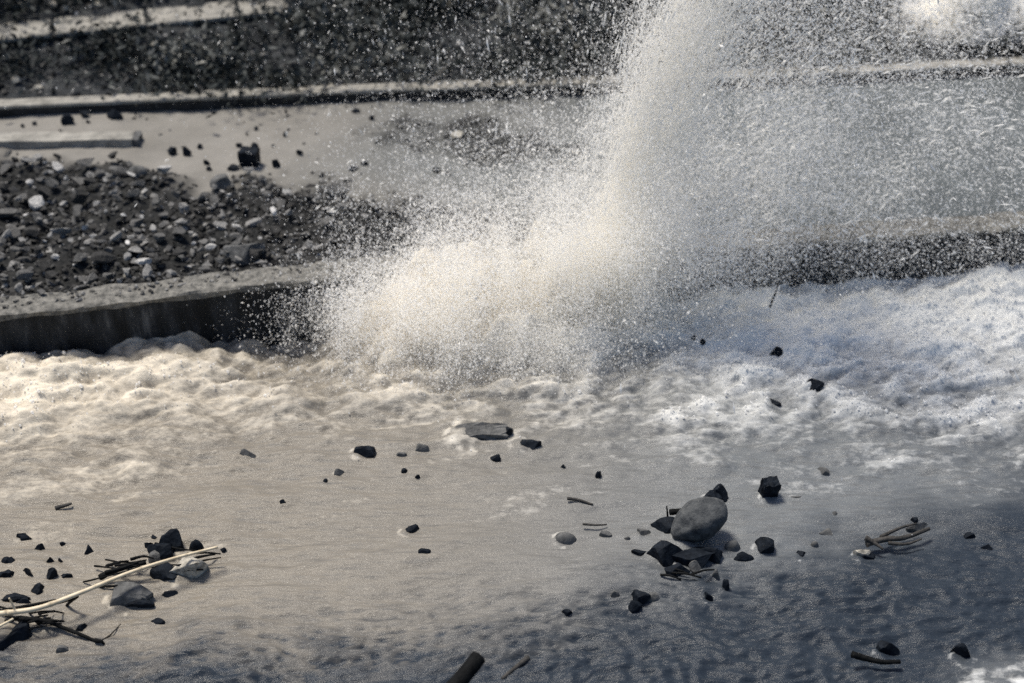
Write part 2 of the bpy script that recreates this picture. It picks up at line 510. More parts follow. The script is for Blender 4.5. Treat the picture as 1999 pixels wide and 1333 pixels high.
def build_walls():
    w = empty('river_wall', (0, 0, 0))
    tag(w, 'low dark wet wall along the torrent, its pale coping struck by the splash', 'wall')
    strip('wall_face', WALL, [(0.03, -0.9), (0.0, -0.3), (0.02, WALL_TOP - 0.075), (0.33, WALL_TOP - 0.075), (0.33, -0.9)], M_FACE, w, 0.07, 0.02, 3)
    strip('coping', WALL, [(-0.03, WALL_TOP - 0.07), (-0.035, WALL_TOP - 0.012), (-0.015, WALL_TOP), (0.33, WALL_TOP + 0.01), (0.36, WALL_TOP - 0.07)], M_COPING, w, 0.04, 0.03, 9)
    k = empty('kerb', (0, 0, 0))
    tag(k, 'long thin concrete kerb edging the far side of the muddy road', 'kerb')
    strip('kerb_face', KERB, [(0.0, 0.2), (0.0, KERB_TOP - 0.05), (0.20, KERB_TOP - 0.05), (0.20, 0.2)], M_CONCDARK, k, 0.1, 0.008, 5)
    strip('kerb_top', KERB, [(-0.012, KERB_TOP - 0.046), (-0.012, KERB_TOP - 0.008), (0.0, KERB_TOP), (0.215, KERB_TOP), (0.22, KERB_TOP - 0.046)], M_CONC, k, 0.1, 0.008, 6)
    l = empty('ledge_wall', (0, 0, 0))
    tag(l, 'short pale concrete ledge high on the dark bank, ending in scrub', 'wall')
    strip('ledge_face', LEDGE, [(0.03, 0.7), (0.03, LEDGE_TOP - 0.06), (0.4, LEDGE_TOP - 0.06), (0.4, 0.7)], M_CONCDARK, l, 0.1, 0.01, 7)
    seg = np.r_[0, np.cumsum(np.hypot(*np.diff(LEDGE[:, :2], axis=0).T))]
    cuts = np.arange(0, seg[-1], 1.35)
    for a in cuts:
        t = np.linspace(a, min(a + 1.325, seg[-1]), 5)
        if t[-1] - t[0] < 0.2: continue
        sub = np.stack([np.interp(t, seg, LEDGE[:, q]) for q in range(3)], -1)
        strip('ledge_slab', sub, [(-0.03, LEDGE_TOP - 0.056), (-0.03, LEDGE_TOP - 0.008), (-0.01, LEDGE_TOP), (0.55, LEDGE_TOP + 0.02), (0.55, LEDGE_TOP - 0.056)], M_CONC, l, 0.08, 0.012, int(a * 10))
build_walls()

# ------------------------------------------------------------------ stones
def rock_bm(seed, dims, planes=9, sub=2, rough=0.06, rounded=False, dlo=0.4, dhi=0.75):
    r = random.Random(seed)
    bm = bmesh.new()
    bmesh.ops.create_icosphere(bm, subdivisions=sub, radius=1.0)
    if not rounded:
        for _ in range(planes):
            n = Vector((r.gauss(0, 1), r.gauss(0, 1), r.gauss(0, 1))).normalized()
            d = r.uniform(dlo, dhi)
            for v in bm.verts:
                e = v.co.dot(n) - d
                if e > 0: v.co -= n * e
    ox, oy = r.uniform(0, 50), r.uniform(0, 50)
    co = np.array([v.co[:] for v in bm.verts])
    dn = fbm(co[:, 0] * 1.5 + ox + co[:, 2] * 0.7, co[:, 1] * 1.5 + oy - co[:, 2] * 0.9, 3, 3)
    for v, e in zip(bm.verts, dn):
        v.co *= 1 + rough * float(e) * 1.6
    mx = np.abs(np.array([v.co[:] for v in bm.verts])).max(0)
    for v in bm.verts:
        v.co = Vector([v.co[i] / mx[i] * dims[i] * 0.5 for i in range(3)])
    return bm

def bm_obj(name, bm, mat, loc=(0, 0, 0), rot=None, parent=None, smooth=False):
    me = bpy.data.meshes.new(name)
    bm.to_mesh(me); bm.free()
    if smooth:
        me.polygons.foreach_set('use_smooth', np.ones(len(me.polygons), bool))
    o = link(name, me, mat, parent)
    o.location = loc
    if rot is not None: o.rotation_euler = rot
    return o

SEED = [100]
def rock(px, py, w, h, mat, label, on='water', rz=0.0, ry=0.0, sink=0.35, planes=9, rounded=False, sub=3, name='rock', cat='rock', group=None, deep=None, rough=0.06):
    """a stone whose outline is about w x h photograph pixels, seen at (px,py)"""
    SEED[0] += 1
    zf = waterZ if on == 'water' else (roadZ if on == 'road' else hillZ)
    p = hit(px, py + h * 0.25, zf)
    s = pxsize(p)
    W = w * s; el = math.atan2(CAM_H - p[2], p[1])
    H = deep if deep else h * s / (0.55 * math.sin(el) + 0.8 * math.cos(el)) * 1.0
    D = W * 0.75 if deep is None else W * 0.8
    D = min(D, h * s / math.sin(el) * 1.0)
    top = H * (0.92 if on != 'water' else max(0.35, 0.92 - 0.35 * sink))
    T = 2 * H * (0.9 + 0.25 * sink)
    bm = rock_bm(SEED[0], (W, D, T), planes, sub, rough, rounded)
    if on == 'water':
        o = bm_obj(name, bm, mat, (p[0], p[1], p[2] + top - T / 2), (0, ry, rz), smooth=rounded)
    else:
        o = bm_obj(name, bm, mat, (p[0], p[1], p[2] + H * (0.62 if on == 'hill' else 0.30)), (0, ry, rz), smooth=rounded)
        o.scale.z = 0.62
    tag(o, label, cat, group)
    return o

# ------------------------------------------------------------------ rods: canes, branches, logs
def tube_bm(pts, radii, sides=8, seed=0, wob=0.0):
    r = random.Random(seed)
    pts = [Vector(p) for p in pts]
    bm = bmesh.new(); rings = []
    for i, p in enumerate(pts):
        d = (pts[min(i + 1, len(pts) - 1)] - pts[max(i - 1, 0)]).normalized()
        a = d.orthogonal().normalized() if i == 0 else (a - d * a.dot(d)).normalized()
        b = d.cross(a)
        rings.append([bm.verts.new(p + (a * math.cos(2 * math.pi * k / sides) + b * math.sin(2 * math.pi * k / sides)) * radii[i] * (1 + r.uniform(-wob, wob))) for k in range(sides)])
    for i in range(len(rings) - 1):
        for k in range(sides):
            bm.faces.new((rings[i][k], rings[i][(k + 1) % sides], rings[i + 1][(k + 1) % sides], rings[i + 1][k]))
    bm.faces.new(rings[0][::-1]); bm.faces.new(rings[-1])
    return bm

def curve_pts(ps, n=14):
    """smooth a polyline"""
    ps = [np.array(p, float) for p in ps]
    if len(ps) == 2: return [ps[0] + (ps[1] - ps[0]) * t for t in np.linspace(0, 1, n)]
    out = []
    P = [2 * ps[0] - ps[1]] + ps + [2 * ps[-1] - ps[-2]]
    for i in range(1, len(P) - 2):
        for t in np.linspace(0, 1, max(3, n // (len(ps) - 1)), endpoint=False):
            a, b, c, d = P[i - 1:i + 3]
            out.append(0.5 * (2 * b + (c - a) * t + (2 * a - 5 * b + 4 * c - d) * t * t + (3 * b - a - 3 * c + d) * t ** 3))
    out.append(ps[-1])
    return out

def rod(name, pix, thick, mat, parent=None, zs=None, taper=0.6, sides=8, wob=0.08, seed=0, n=16, origin=None):
    """a stick through photograph pixels lying at heights zs above the water"""
    ps = []
    for i, (x, y) in enumerate(pix):
        z = (zs[i] if zs else 0.03)
        ps.append(at(x, y, z))
    c = curve_pts(ps, n)
    s = pxsize(c[len(c) // 2])
    r0 = thick * s * 0.5
    rad = [r0 * (1 + (taper - 1) * i / (len(c) - 1)) for i in range(len(c))]
    o0 = Vector(c[0]) if origin is None else Vector(origin)
    bm = tube_bm([Vector(p) - o0 for p in c], rad, sides, seed, wob)
    o = bm_obj(name, bm, mat, o0 if parent is None else (0, 0, 0), parent=parent, smooth=True)
    return o, o0

# ------------------------------------------------------------------ the boulder and the stones round it
def big_boulder():
    p = hit(1362, 1050, waterZ); s = pxsize(p)
    bm = bmesh.new()
    bmesh.ops.create_icosphere(bm, subdivisions=4, radius=1.0)
    co = np.array([v.co[:] for v in bm.verts])
    x, y, z = co.T
    # egg: blunt right end, tapering to the lower left
    wd = 1.0 - 0.28 * np.clip(-x, 0, 1)
    n = 0.07 * fbm(x * 1.2 + 5, y * 1.2 + z, 3, 4) + 0.02 * fbm(x * 5 + 5, y * 5 + z * 3, 3, 14)
    k = 1 + n
    dent = 0.08 * np.exp(-((x + 0.1) ** 2 + (z - 0.75) ** 2 + (y + 0.5) ** 2) / 0.12)
    X = x * k * 59 * s; Y = y * k * wd * 44 * s; Z = z * (k - dent) * wd * 40 * s
    nub = np.exp(-((x - 0.62) ** 2 + (y - 0.1) ** 2) / 0.03) * (z > 0)
    Z = Z + nub * 10 * s
    for v, c in zip(bm.verts, zip(X, Y, Z)): v.co = c
    o = bm_obj('boulder', bm, M_BOULDER, (p[0], p[1] + 0.02, p[2] + 0.20), (R(-8), R(-29), R(10)), smooth=True)
    tag(o, 'big rounded grey boulder tilted on the stones in midstream', 'boulder')
big_boulder()

D, G, P_ = M_DARK, M_MID, M_PALE
stones = [
 (1304, 1014, 72, 50, D, 'dark rough rock against the upper left of the tilted boulder', dict(sink=.0, deep=.17)),
 (1298, 1072, 84, 56, D, 'black rock under the lower left of the tilted boulder', dict(sink=.0, deep=.18)),
 (1348, 1078, 96, 44, D, 'wide black rock the tilted boulder rests on', dict(sink=.0, deep=.15)),
 (1392, 1080, 62, 26, D, 'flat black stone added to deepen the shade right below the tilted boulder', dict(sink=.1)),  # extra stone, put in to darken the underside of the boulder
 (1322, 1106, 70, 26, D, 'flat black stone awash below the black rocks of the boulder heap', dict(sink=.3)),
 (1360, 1104, 44, 22, G, 'light grey stone awash at the foot of the boulder heap', dict(sink=.5)),
 (1430, 1064, 32, 22, G, 'small grey rounded stone just right of the tilted boulder', dict(rounded=True)),
 (1447, 1083, 54, 18, D, 'long low dark stone right of the tilted boulder', dict(sink=.5)),
 (1495, 1066, 54, 28, D, 'oblong dark stone slanting up, right of the low dark stone', dict(ry=-.3)),
 (1563, 1077, 28, 15, D, 'small dark stone alone between the boulder heap and the driftwood', dict()),
 (1591, 1061, 16, 11, G, 'tiny grey pebble just above the small lone dark stone', dict(rounded=True)),
 (1388, 970, 46, 26, D, 'lower half of the paired dark stones above the boulder', dict(ry=-.35, sink=.1)),
 (1411, 962, 40, 34, D, 'upper half of the paired dark stones above the boulder', dict(ry=-.15, sink=.1)),
 (1555, 966, 38, 10, G, 'thin stone just breaking the surface right of the square block', dict(sink=1.0)),
 (1103, 1047, 48, 20, G, 'oval flat stone farthest left of the row leading to the boulder', dict(rounded=True, sink=.6)),
 (1183, 1043, 26, 13, G, 'small low stone second in the row leading to the boulder', dict(sink=.6)),
 (1226, 1048, 15, 10, G, 'pebble third in the row leading to the boulder', dict(sink=.5)),
 (1256, 1037, 34, 18, G, 'grey stone with water washing over it, left of the boulder heap', dict(sink=.6)),
 (1247, 1076, 34, 14, D, 'narrow black stone pointing at the black rock of the heap', dict(ry=.25, sink=.4)),
 (1243, 1161, 40, 26, D, 'glossy black stone slanting down, upper of two stacked below the heap', dict(ry=.45)),
 (1236, 1181, 40, 20, D, 'dull dark stone lying under the glossy black slanting one', dict(sink=.5)),
 (1201, 1158, 20, 17, G, 'small grey stone left of the glossy black slanting stone', dict(sink=.6)),
 (1277, 1160, 34, 15, G, 'flat stone awash right of the glossy black slanting stone', dict(sink=1.0)),
 (1385, 1161, 26, 25, D, 'dark wedge shaped stone left of a pair below the boulder heap', dict()),
 (1417, 1141, 20, 26, D, 'upright dark stone right of a pair below the boulder heap', dict()),
 (1106, 1195, 26, 13, D, 'small dark stone alone left below the row of flat stones', dict(sink=.5)),
 (1400, 1118, 18, 22, G, 'small upright mossy stone below the boulder heap', dict()),
 (1682, 1076, 36, 24, P_, 'pale stone at the left end of the driftwood', dict()),
 (1700, 1085, 34, 16, D, 'dark wet stone beneath the driftwood right of the pale stone', dict(sink=.4)),
 (1790, 1026, 54, 18, G, 'flat grey stone at the upper right end of the driftwood', dict(sink=.5)),
 (1783, 1012, 20, 12, D, 'small dark stone on top of the upper right end of the driftwood', dict(sink=.1)),
 (1613, 1036, 42, 15, G, 'low ridged stone awash left of the driftwood', dict(sink=.7)),
 (1631, 1000, 20, 11, G, 'small stone showing above the low ridged stone', dict(sink=.7)),
 (1893, 1045, 26, 14, D, 'small dark stone upper of two right of the driftwood', dict(sink=.7)),
 (1928, 1066, 28, 11, D, 'small dark stone lower of two right of the driftwood', dict(sink=.6)),
 (1736, 1263, 52, 28, D, 'dark humped rock behind the short stick, in dark water', dict(sink=.4)),
 (1880, 1268, 44, 40, D, 'dark rock with white water curling round it, lower right', dict(sink=.4)),
 (1030, 862, 58, 26, D, 'dark jagged rock just right below the grey stone slab', dict(sink=.4)),
 (968, 891, 24, 13, D, 'small dark stone below the grey stone slab', dict(sink=.5)),
 (712, 881, 52, 24, D, 'dark jagged rock awash, largest left of the grey slab', dict(sink=.5)),
 (782, 886, 26, 10, G, 'thin stone awash between the jagged rock and the grey slab', dict(sink=.8)),
 (822, 868, 40, 15, G, 'low grey stone awash near the left end of the slab', dict(sink=.9)),
 (792, 917, 18, 9, D, 'small dark stone upper of a tiny pair below the slab', dict(sink=.6)),
 (815, 929, 12, 9, D, 'tiny black pebble lower of a pair below the slab', dict(sink=.4)),
 (663, 922, 24, 18, G, 'grey stone half sunk left of the jagged rock', dict(sink=.7)),
 (636, 938, 14, 8, D, 'tiny dark stone farthest left below the jagged rock', dict(sink=.5)),
 (800, 1031, 40, 20, D, 'dark wedge of rock alone in open water, slanting down right', dict(ry=.5)),
 (826, 1074, 32, 10, D, 'low dark stone just below the lone wedge of rock', dict(sink=.8)),
 (868, 1008, 32, 12, G, 'pale submerged stone right of the lone wedge of rock', dict(sink=1.2)),
 (552, 978, 14, 9, D, 'lone small dark stone in open water right of the cane', dict(sink=.5)),
 (490, 882, 52, 20, G, 'grey stone awash in the foamy water, left of the jagged rock', dict(sink=1.0)),
 (1098, 910, 14, 8, D, 'tiny stone right below the jagged rock by the slab', dict(sink=.6)),
 (1170, 926, 16, 16, D, 'thin dark fin of rock sticking up in open water', dict(sink=.3, planes=5)),
 (1515, 684, 34, 24, D, 'dark rock in the white water, largest right of the burst', dict(sink=.6)),
 (1355, 658, 12, 8, D, 'left of two tiny dark stones in the foam by the burst', dict(sink=.2)),
 (1371, 664, 15, 10, D, 'right of two tiny dark stones in the foam by the burst', dict(sink=.2)),
 (1592, 746, 36, 14, D, 'low dark stone in the white water below the largest dark rock', dict(sink=.5)),
 (1508, 780, 40, 16, D, 'dark stone at the lower edge of the white water', dict(sink=.8)),
 (1605, 915, 36, 18, G, 'grey rounded hump under smooth water above the square block', dict(sink=1.4)),
 (370, 1104, 74, 58, P_, 'pale mottled stone under the tip of the cane', dict(deep=.24, sink=0, planes=13)),
 (255, 1146, 92, 64, G, 'wide grey stone under the middle of the cane', dict(deep=.2, planes=16, sink=.1)),
 (338, 1052, 52, 36, D, 'black rock topmost in the heap behind the cane', dict(deep=.18, sink=0)),
 (302, 1046, 18, 14, D, 'small dark stone left of the topmost black rock behind the cane', dict()),
 (384, 1064, 30, 26, D, 'dark egg shaped stone behind the tip of the cane', dict(rounded=True)),
 (322, 1072, 70, 34, D, 'black rock in the middle of the heap behind the cane', dict(sink=0)),
 (292, 1062, 20, 16, D, 'small dark stone at the left of the heap behind the cane', dict()),
 (306, 1086, 40, 24, G, 'grey stone showing just over the cane in the heap', dict()),
 (322, 1110, 60, 54, D, 'black lump added for the shade in the hollow between the grey and pale stones', dict(sink=.0, deep=.18)),  # added shape: its black gives the dark of an open hollow
 (330, 1157, 38, 15, D, 'narrow black stone in front of the pale mottled stone', dict(ry=-.25)),
 (265, 1172, 84, 20, D, 'low dark stone along the front of the wide grey stone', dict(sink=.6)),
 (280, 1172, 26, 24, G, 'small grey stone leaning on the front of the wide grey stone', dict()),
 (436, 1072, 14, 9, D, 'tiny black stone at the very tip of the cane', dict()),
 (305, 1211, 36, 14, D, 'dark stone awash alone in front of the cane', dict(sink=1.0)),
 (125, 1262, 50, 24, G, 'dim stone under water below the drifted branch', dict(sink=1.3)),
 (158, 1223, 26, 12, D, 'small black stone resting on the drifted branch', dict(sink=.1)),
 (30, 1228, 100, 64, D, 'large black rock under the butt of the cane at the frame edge', dict(deep=.22)),
]
for px, py, w, h, m, lab, kw in stones:
    rock(px, py, w, h, m, lab, **kw)

# small dark lumps of flotsam upstream of the cane
lumps = [(45, 1046, 40, 12), (78, 1066, 30, 20), (122, 1062, 16, 10), (172, 1072, 36, 20), (20, 1092, 36, 12), (97, 1092, 22, 16), (118, 1093, 14, 12),
         (55, 1110, 26, 24), (100, 1120, 30, 26), (130, 1122, 26, 12), (78, 1147, 36, 20), (12, 1120, 40, 16), (30, 1166, 60, 16), (50, 1174, 40, 14)]
lump_labels = ['flat dark clod farthest from the cane at the left edge', 'dark clod just below the farthest flat one', 'tiny dark clod left of the forked one', 'dark clod nearest the heap, alone on its right side',
 'flat dark clod at the left edge, second row', 'upright dark clod, left of a close pair', 'tiny dark clod, right of a close pair', 'square dark clod at the left end of the third row', 'largest round dark clod, middle of the third row',
 'thin dark clod at the right end of the third row', 'wide dark clod alone between the third row and the cane', 'low dark clod cut by the left edge, third row', 'long flat dark clod just behind the butt of the cane', 'short flat dark clod touching the long flat one by the cane']
for i, (x, y, w, h) in enumerate(lumps):
    rock(x, y, w, h, M_DARK, lump_labels[i], sink=0.6, name='clod', cat='clod', group='clods upstream of the cane', rough=0.14)

# ------------------------------------------------------------------ slab, sticks, cane, branch, pole
def box_bm(sx, sy, sz, seed=0, cuts=5, jit=0.01):
    bm = bmesh.new()
    bmesh.ops.create_cube(bm, size=1.0)
    bmesh.ops.subdivide_edges(bm, edges=bm.edges[:], cuts=cuts, use_grid_fill=True)
    r = random.Random(seed)
    for v in bm.verts:
        v.co = Vector((v.co.x * sx, v.co.y * sy, v.co.z * sz)) + Vector((r.gauss(0, jit), r.gauss(0, jit), r.gauss(0, jit)))
    return bm

def block(px, py, w, h, on, label, yaw, tilt):
    zf = waterZ if on == 'water' else roadZ
    p = hit(px, py + h * 0.4, zf); sc = pxsize(p)
    bm = box_bm(w * 0.9 * sc, w * 0.7 * sc, h * sc * 1.1, int(px), 4, 0.006)
    for v in bm.verts:                                   # a step broken out of the lower half
        if v.co.z < -0.05 * h * sc and v.co.y < -0.2 * w * sc: v.co.y += 0.10 * w * sc
    o = bm_obj('stone_block', bm, M_DARK, (p[0], p[1] + w * 0.3 * sc, p[2] + h * sc * 0.42), (R(tilt), R(tilt * 0.6), R(yaw)))
    tag(o, label, 'stone')

def build_debris():
    block(1502, 959, 36, 38, 'water', 'square dark stone block standing upright in the water', 12, 6)
    # grey slab stranded below the burst
    p = hit(935, 848, waterZ); s = pxsize(p)
    t = empty('stone_slab', (p[0], p[1], p[2]))
    t.rotation_euler = (R(3), R(2), R(3))
    tag(t, 'long flat grey stone slab with a black broken end, awash below the burst', 'slab')
    bm = box_bm(108 * s, 36 * s, 0.14, 4, 6, 0.008)
    for v in bm.verts:
        if v.co.x < -20 * s: v.co.z -= (-20 * s - v.co.x) * 0.22
    bm_obj('slab_body', bm, M_MID, (0, 0, 0.0), parent=t)
    bm = rock_bm(77, (22 * s, 40 * s, 0.19), 8, 3, 0.12)
    bm_obj('broken_end', bm, M_DARK, (57 * s, 0, 0.01), parent=t)

    def stick(name, pix, th, mat, label, cat, zs=None, twigs=(), taper=0.6, wob=0.1):
        c0 = at(*pix[0], zs[0] if zs else 0.03)
        r = empty(name, c0)
        tag(r, label, cat)
        rod('stem', pix, th, mat, r, zs, taper, origin=c0, wob=wob, seed=len(pix) + int(pix[0][0]))
        for tp, tt, tz in twigs:
            rod('twig', tp, tt, mat, r, tz, 0.4, 6, origin=c0, wob=0.1, seed=int(tp[0][0]))
        return r
    # pale cane: built in lengths between its nodes
    cane_px = [(-60, 1207), (0, 1198), (75, 1187), (160, 1156), (250, 1119), (340, 1090), (425, 1068)]
    zs = [0.30, 0.28, 0.27, 0.27, 0.27, 0.26, 0.22]
    pts = curve_pts([at(x, y, z) for (x, y), z in zip(cane_px, zs)], 60)
    c0 = Vector(pts[0]); cane = empty('cane', c0)
    tag(cane, 'long pale dry cane lying across the heap of stones at the left', 'cane')
    s = pxsize(pts[30]); n = len(pts)
    cuts = [0, int(n * .2), int(n * .38), int(n * .55), int(n * .72), int(n * .87), n - 1]
    for a, b in zip(cuts[:-1], cuts[1:]):
        seg = pts[a:b + 1]
        rr = [6.0 * s * (1 - 0.55 * (a + i) / n) * (1.12 if i in (0, len(seg) - 1) else 1.0) for i in range(len(seg))]
        bm_obj('cane_length', tube_bm([Vector(q) - c0 for q in seg], rr, 10, a, 0.02), M_CANE, parent=cane, smooth=True)
    rod('cane_shoot', [(30, 1192), (22, 1175), (18, 1168)], 5, M_CANE, cane, [0.28, 0.36, 0.42], origin=c0)
    stick('cane_stub', [(-40, 1240), (0, 1222), (26, 1208)], 7, M_CANE, 'short pale broken cane below the butt of the long cane', 'cane', [0.2, 0.24, 0.28])
    stick('dark_stick', [(-30, 1200), (40, 1186), (110, 1172)], 10, M_WOODDARK, 'straight black stick lying just behind the lower cane', 'stick', [0.2, 0.2, 0.2])
    stick('branch', [(40, 1208), (85, 1212), (120, 1224), (160, 1240), (192, 1254)], 10, M_WOODDARK, 'forked black branch trailing in the water below the cane', 'branch', [0.14, 0.1, 0.07, 0.05, 0.02],
          [([(85, 1212), (105, 1212), (126, 1213)], 8, [0.1, 0.1, 0.1]), ([(185, 1250), (198, 1252), (204, 1258)], 9, [0.04, 0.05, 0.02]), ([(192, 1254), (215, 1240), (236, 1218)], 4, [0.02, 0.02, 0.02])])
    r = stick('driftwood', [(195, 1127), (230, 1112), (285, 1098)], 13, M_WOODDARK, 'bundle of black splintered driftwood caught behind the middle of the cane', 'driftwood', [0.06, 0.13, 0.16],
          [([(205, 1118), (240, 1108), (270, 1097)], 8, [0.12, 0.15, 0.18]), ([(235, 1124), (265, 1112), (300, 1104)], 12, [0.10, 0.14, 0.16]), ([(255, 1092), (280, 1086), (300, 1090)], 7, [0.14, 0.16, 0.16]),
           ([(225, 1104), (250, 1102), (275, 1108)], 6, [0.12, 0.16, 0.16])])
    stick('hanging_twig', [(150, 1164), (140, 1172), (130, 1182)], 9, M_WOODDARK, 'short black twig hanging under the cane left of the grey stone', 'twig', [0.2, 0.12, 0.02],
          [([(150, 1164), (120, 1176), (95, 1180)], 7, [0.2, 0.2, 0.2])])
    stick('slanting_stick', [(108, 992), (140, 983)], 9, M_TWIG, 'short dark stick afloat alone above the heap behind the cane', 'stick', [0.02, 0.04])
    # bottom edge
    stick('post', [(935, 1283), (915, 1308), (890, 1338), (830, 1400)], 34, M_WOODDARK, 'thick black post end jutting up from the bottom edge', 'post', [0.75, 0.72, 0.66, 0.5], taper=1.05, wob=0.04)
    stick('sunken_stick', [(1032, 1284), (1005, 1305), (980, 1326)], 12, M_TWIG, 'dim grey stick under the surface right of the black post', 'stick', [0.02, 0.02, 0.0])
    stick('short_stick', [(1664, 1277), (1690, 1285), (1720, 1292), (1758, 1292)], 14, M_WOODDARK, 'short bent black stick afloat in front of the humped rock', 'stick', [0.09, 0.06, 0.05, 0.04])
    # driftwood on the right
    stick('flat_driftwood', [(1692, 1062), (1730, 1052), (1765, 1050), (1815, 1032)], 13, M_TWIG, 'long flat driftwood lying upstream of the pale stone, far right', 'driftwood', [0.05, 0.07, 0.06, 0.05],
          [([(1690, 1050), (1705, 1058), (1725, 1072)], 12, [0.1, 0.08, 0.05]), ([(1735, 1060), (1770, 1062), (1800, 1052)], 8, [0.05, 0.05, 0.04]), ([(1720, 1048), (1760, 1030), (1790, 1022)], 8, [0.08, 0.08, 0.08])])
    stick('wedged_plank', [(1308, 1000), (1340, 997), (1376, 996)], 13, M_WOODDARK, 'black stick wedged behind the top of the tilted boulder', 'stick', [0.18, 0.18, 0.19])
    stick('upright_twig', [(1304, 1008), (1303, 996), (1302, 988)], 4, M_WOODDARK, 'tiny upright twig on the dark rough rock by the boulder', 'twig', [0.2, 0.27, 0.32])
    stick('floating_twig', [(1108, 973), (1130, 976), (1158, 985)], 7, M_TWIG, 'thin dark twig afloat above the row of flat stones', 'twig', [0.04, 0.02, 0.0])
    stick('thin_twig', [(1138, 1023), (1165, 1025), (1185, 1024)], 5, M_TWIG, 'very thin twig afloat over the second flat stone', 'twig', [0.03, 0.02, 0.0])
    stick('foam_twig', [(1503, 600), (1513, 575), (1524, 545)], 5, M_WOODDARK, 'thin dark twig standing in the foam below the right wall', 'twig', [0.1, 0.25, 0.45])
    for i, (a, b) in enumerate([((1310, 1118), (1370, 1128)), ((1290, 1122), (1330, 1132)), ((1350, 1122), (1395, 1112)), ((1300, 1110), (1345, 1120))]):
        o = stick('sodden_twig', [a, ((a[0] + b[0]) / 2, (a[1] + b[1]) / 2 - 3), b], 5, M_WOODDARK, 'sodden black twig tangled at the foot of the boulder heap', 'twig', [0.04, 0.06, 0.03])
        o['group'] = 'twigs at the foot of the boulder heap'
build_debris()

def build_tangle():
    r = random.Random(21)
    for i in range(26):
        x = r.uniform(190, 400) if i < 14 else r.uniform(-10, 120); y = (1128 - (x - 200) * 0.28 if i < 14 else 1205) + r.uniform(-22, 40 if i < 14 else 25)
        a = r.uniform(-0.5, 0.5); L = r.uniform(16, 46)
        pts = [(x - L * math.cos(a), y + L * math.sin(a) * 0.6), (x + r.uniform(-4, 4), y + r.uniform(-4, 4)), (x + L * math.cos(a), y - L * math.sin(a) * 0.6)]
        o, _ = rod('sodden_twig', pts, r.uniform(3, 7), M_WOODDARK, None, [0.02, r.uniform(0.06, 0.14), r.uniform(0.02, 0.1)], 0.5, 6, 0.15, i, 10)
        tag(o, 'thin black twig matted into the heap under the cane', 'twig', 'twigs matted under the cane')
build_tangle()

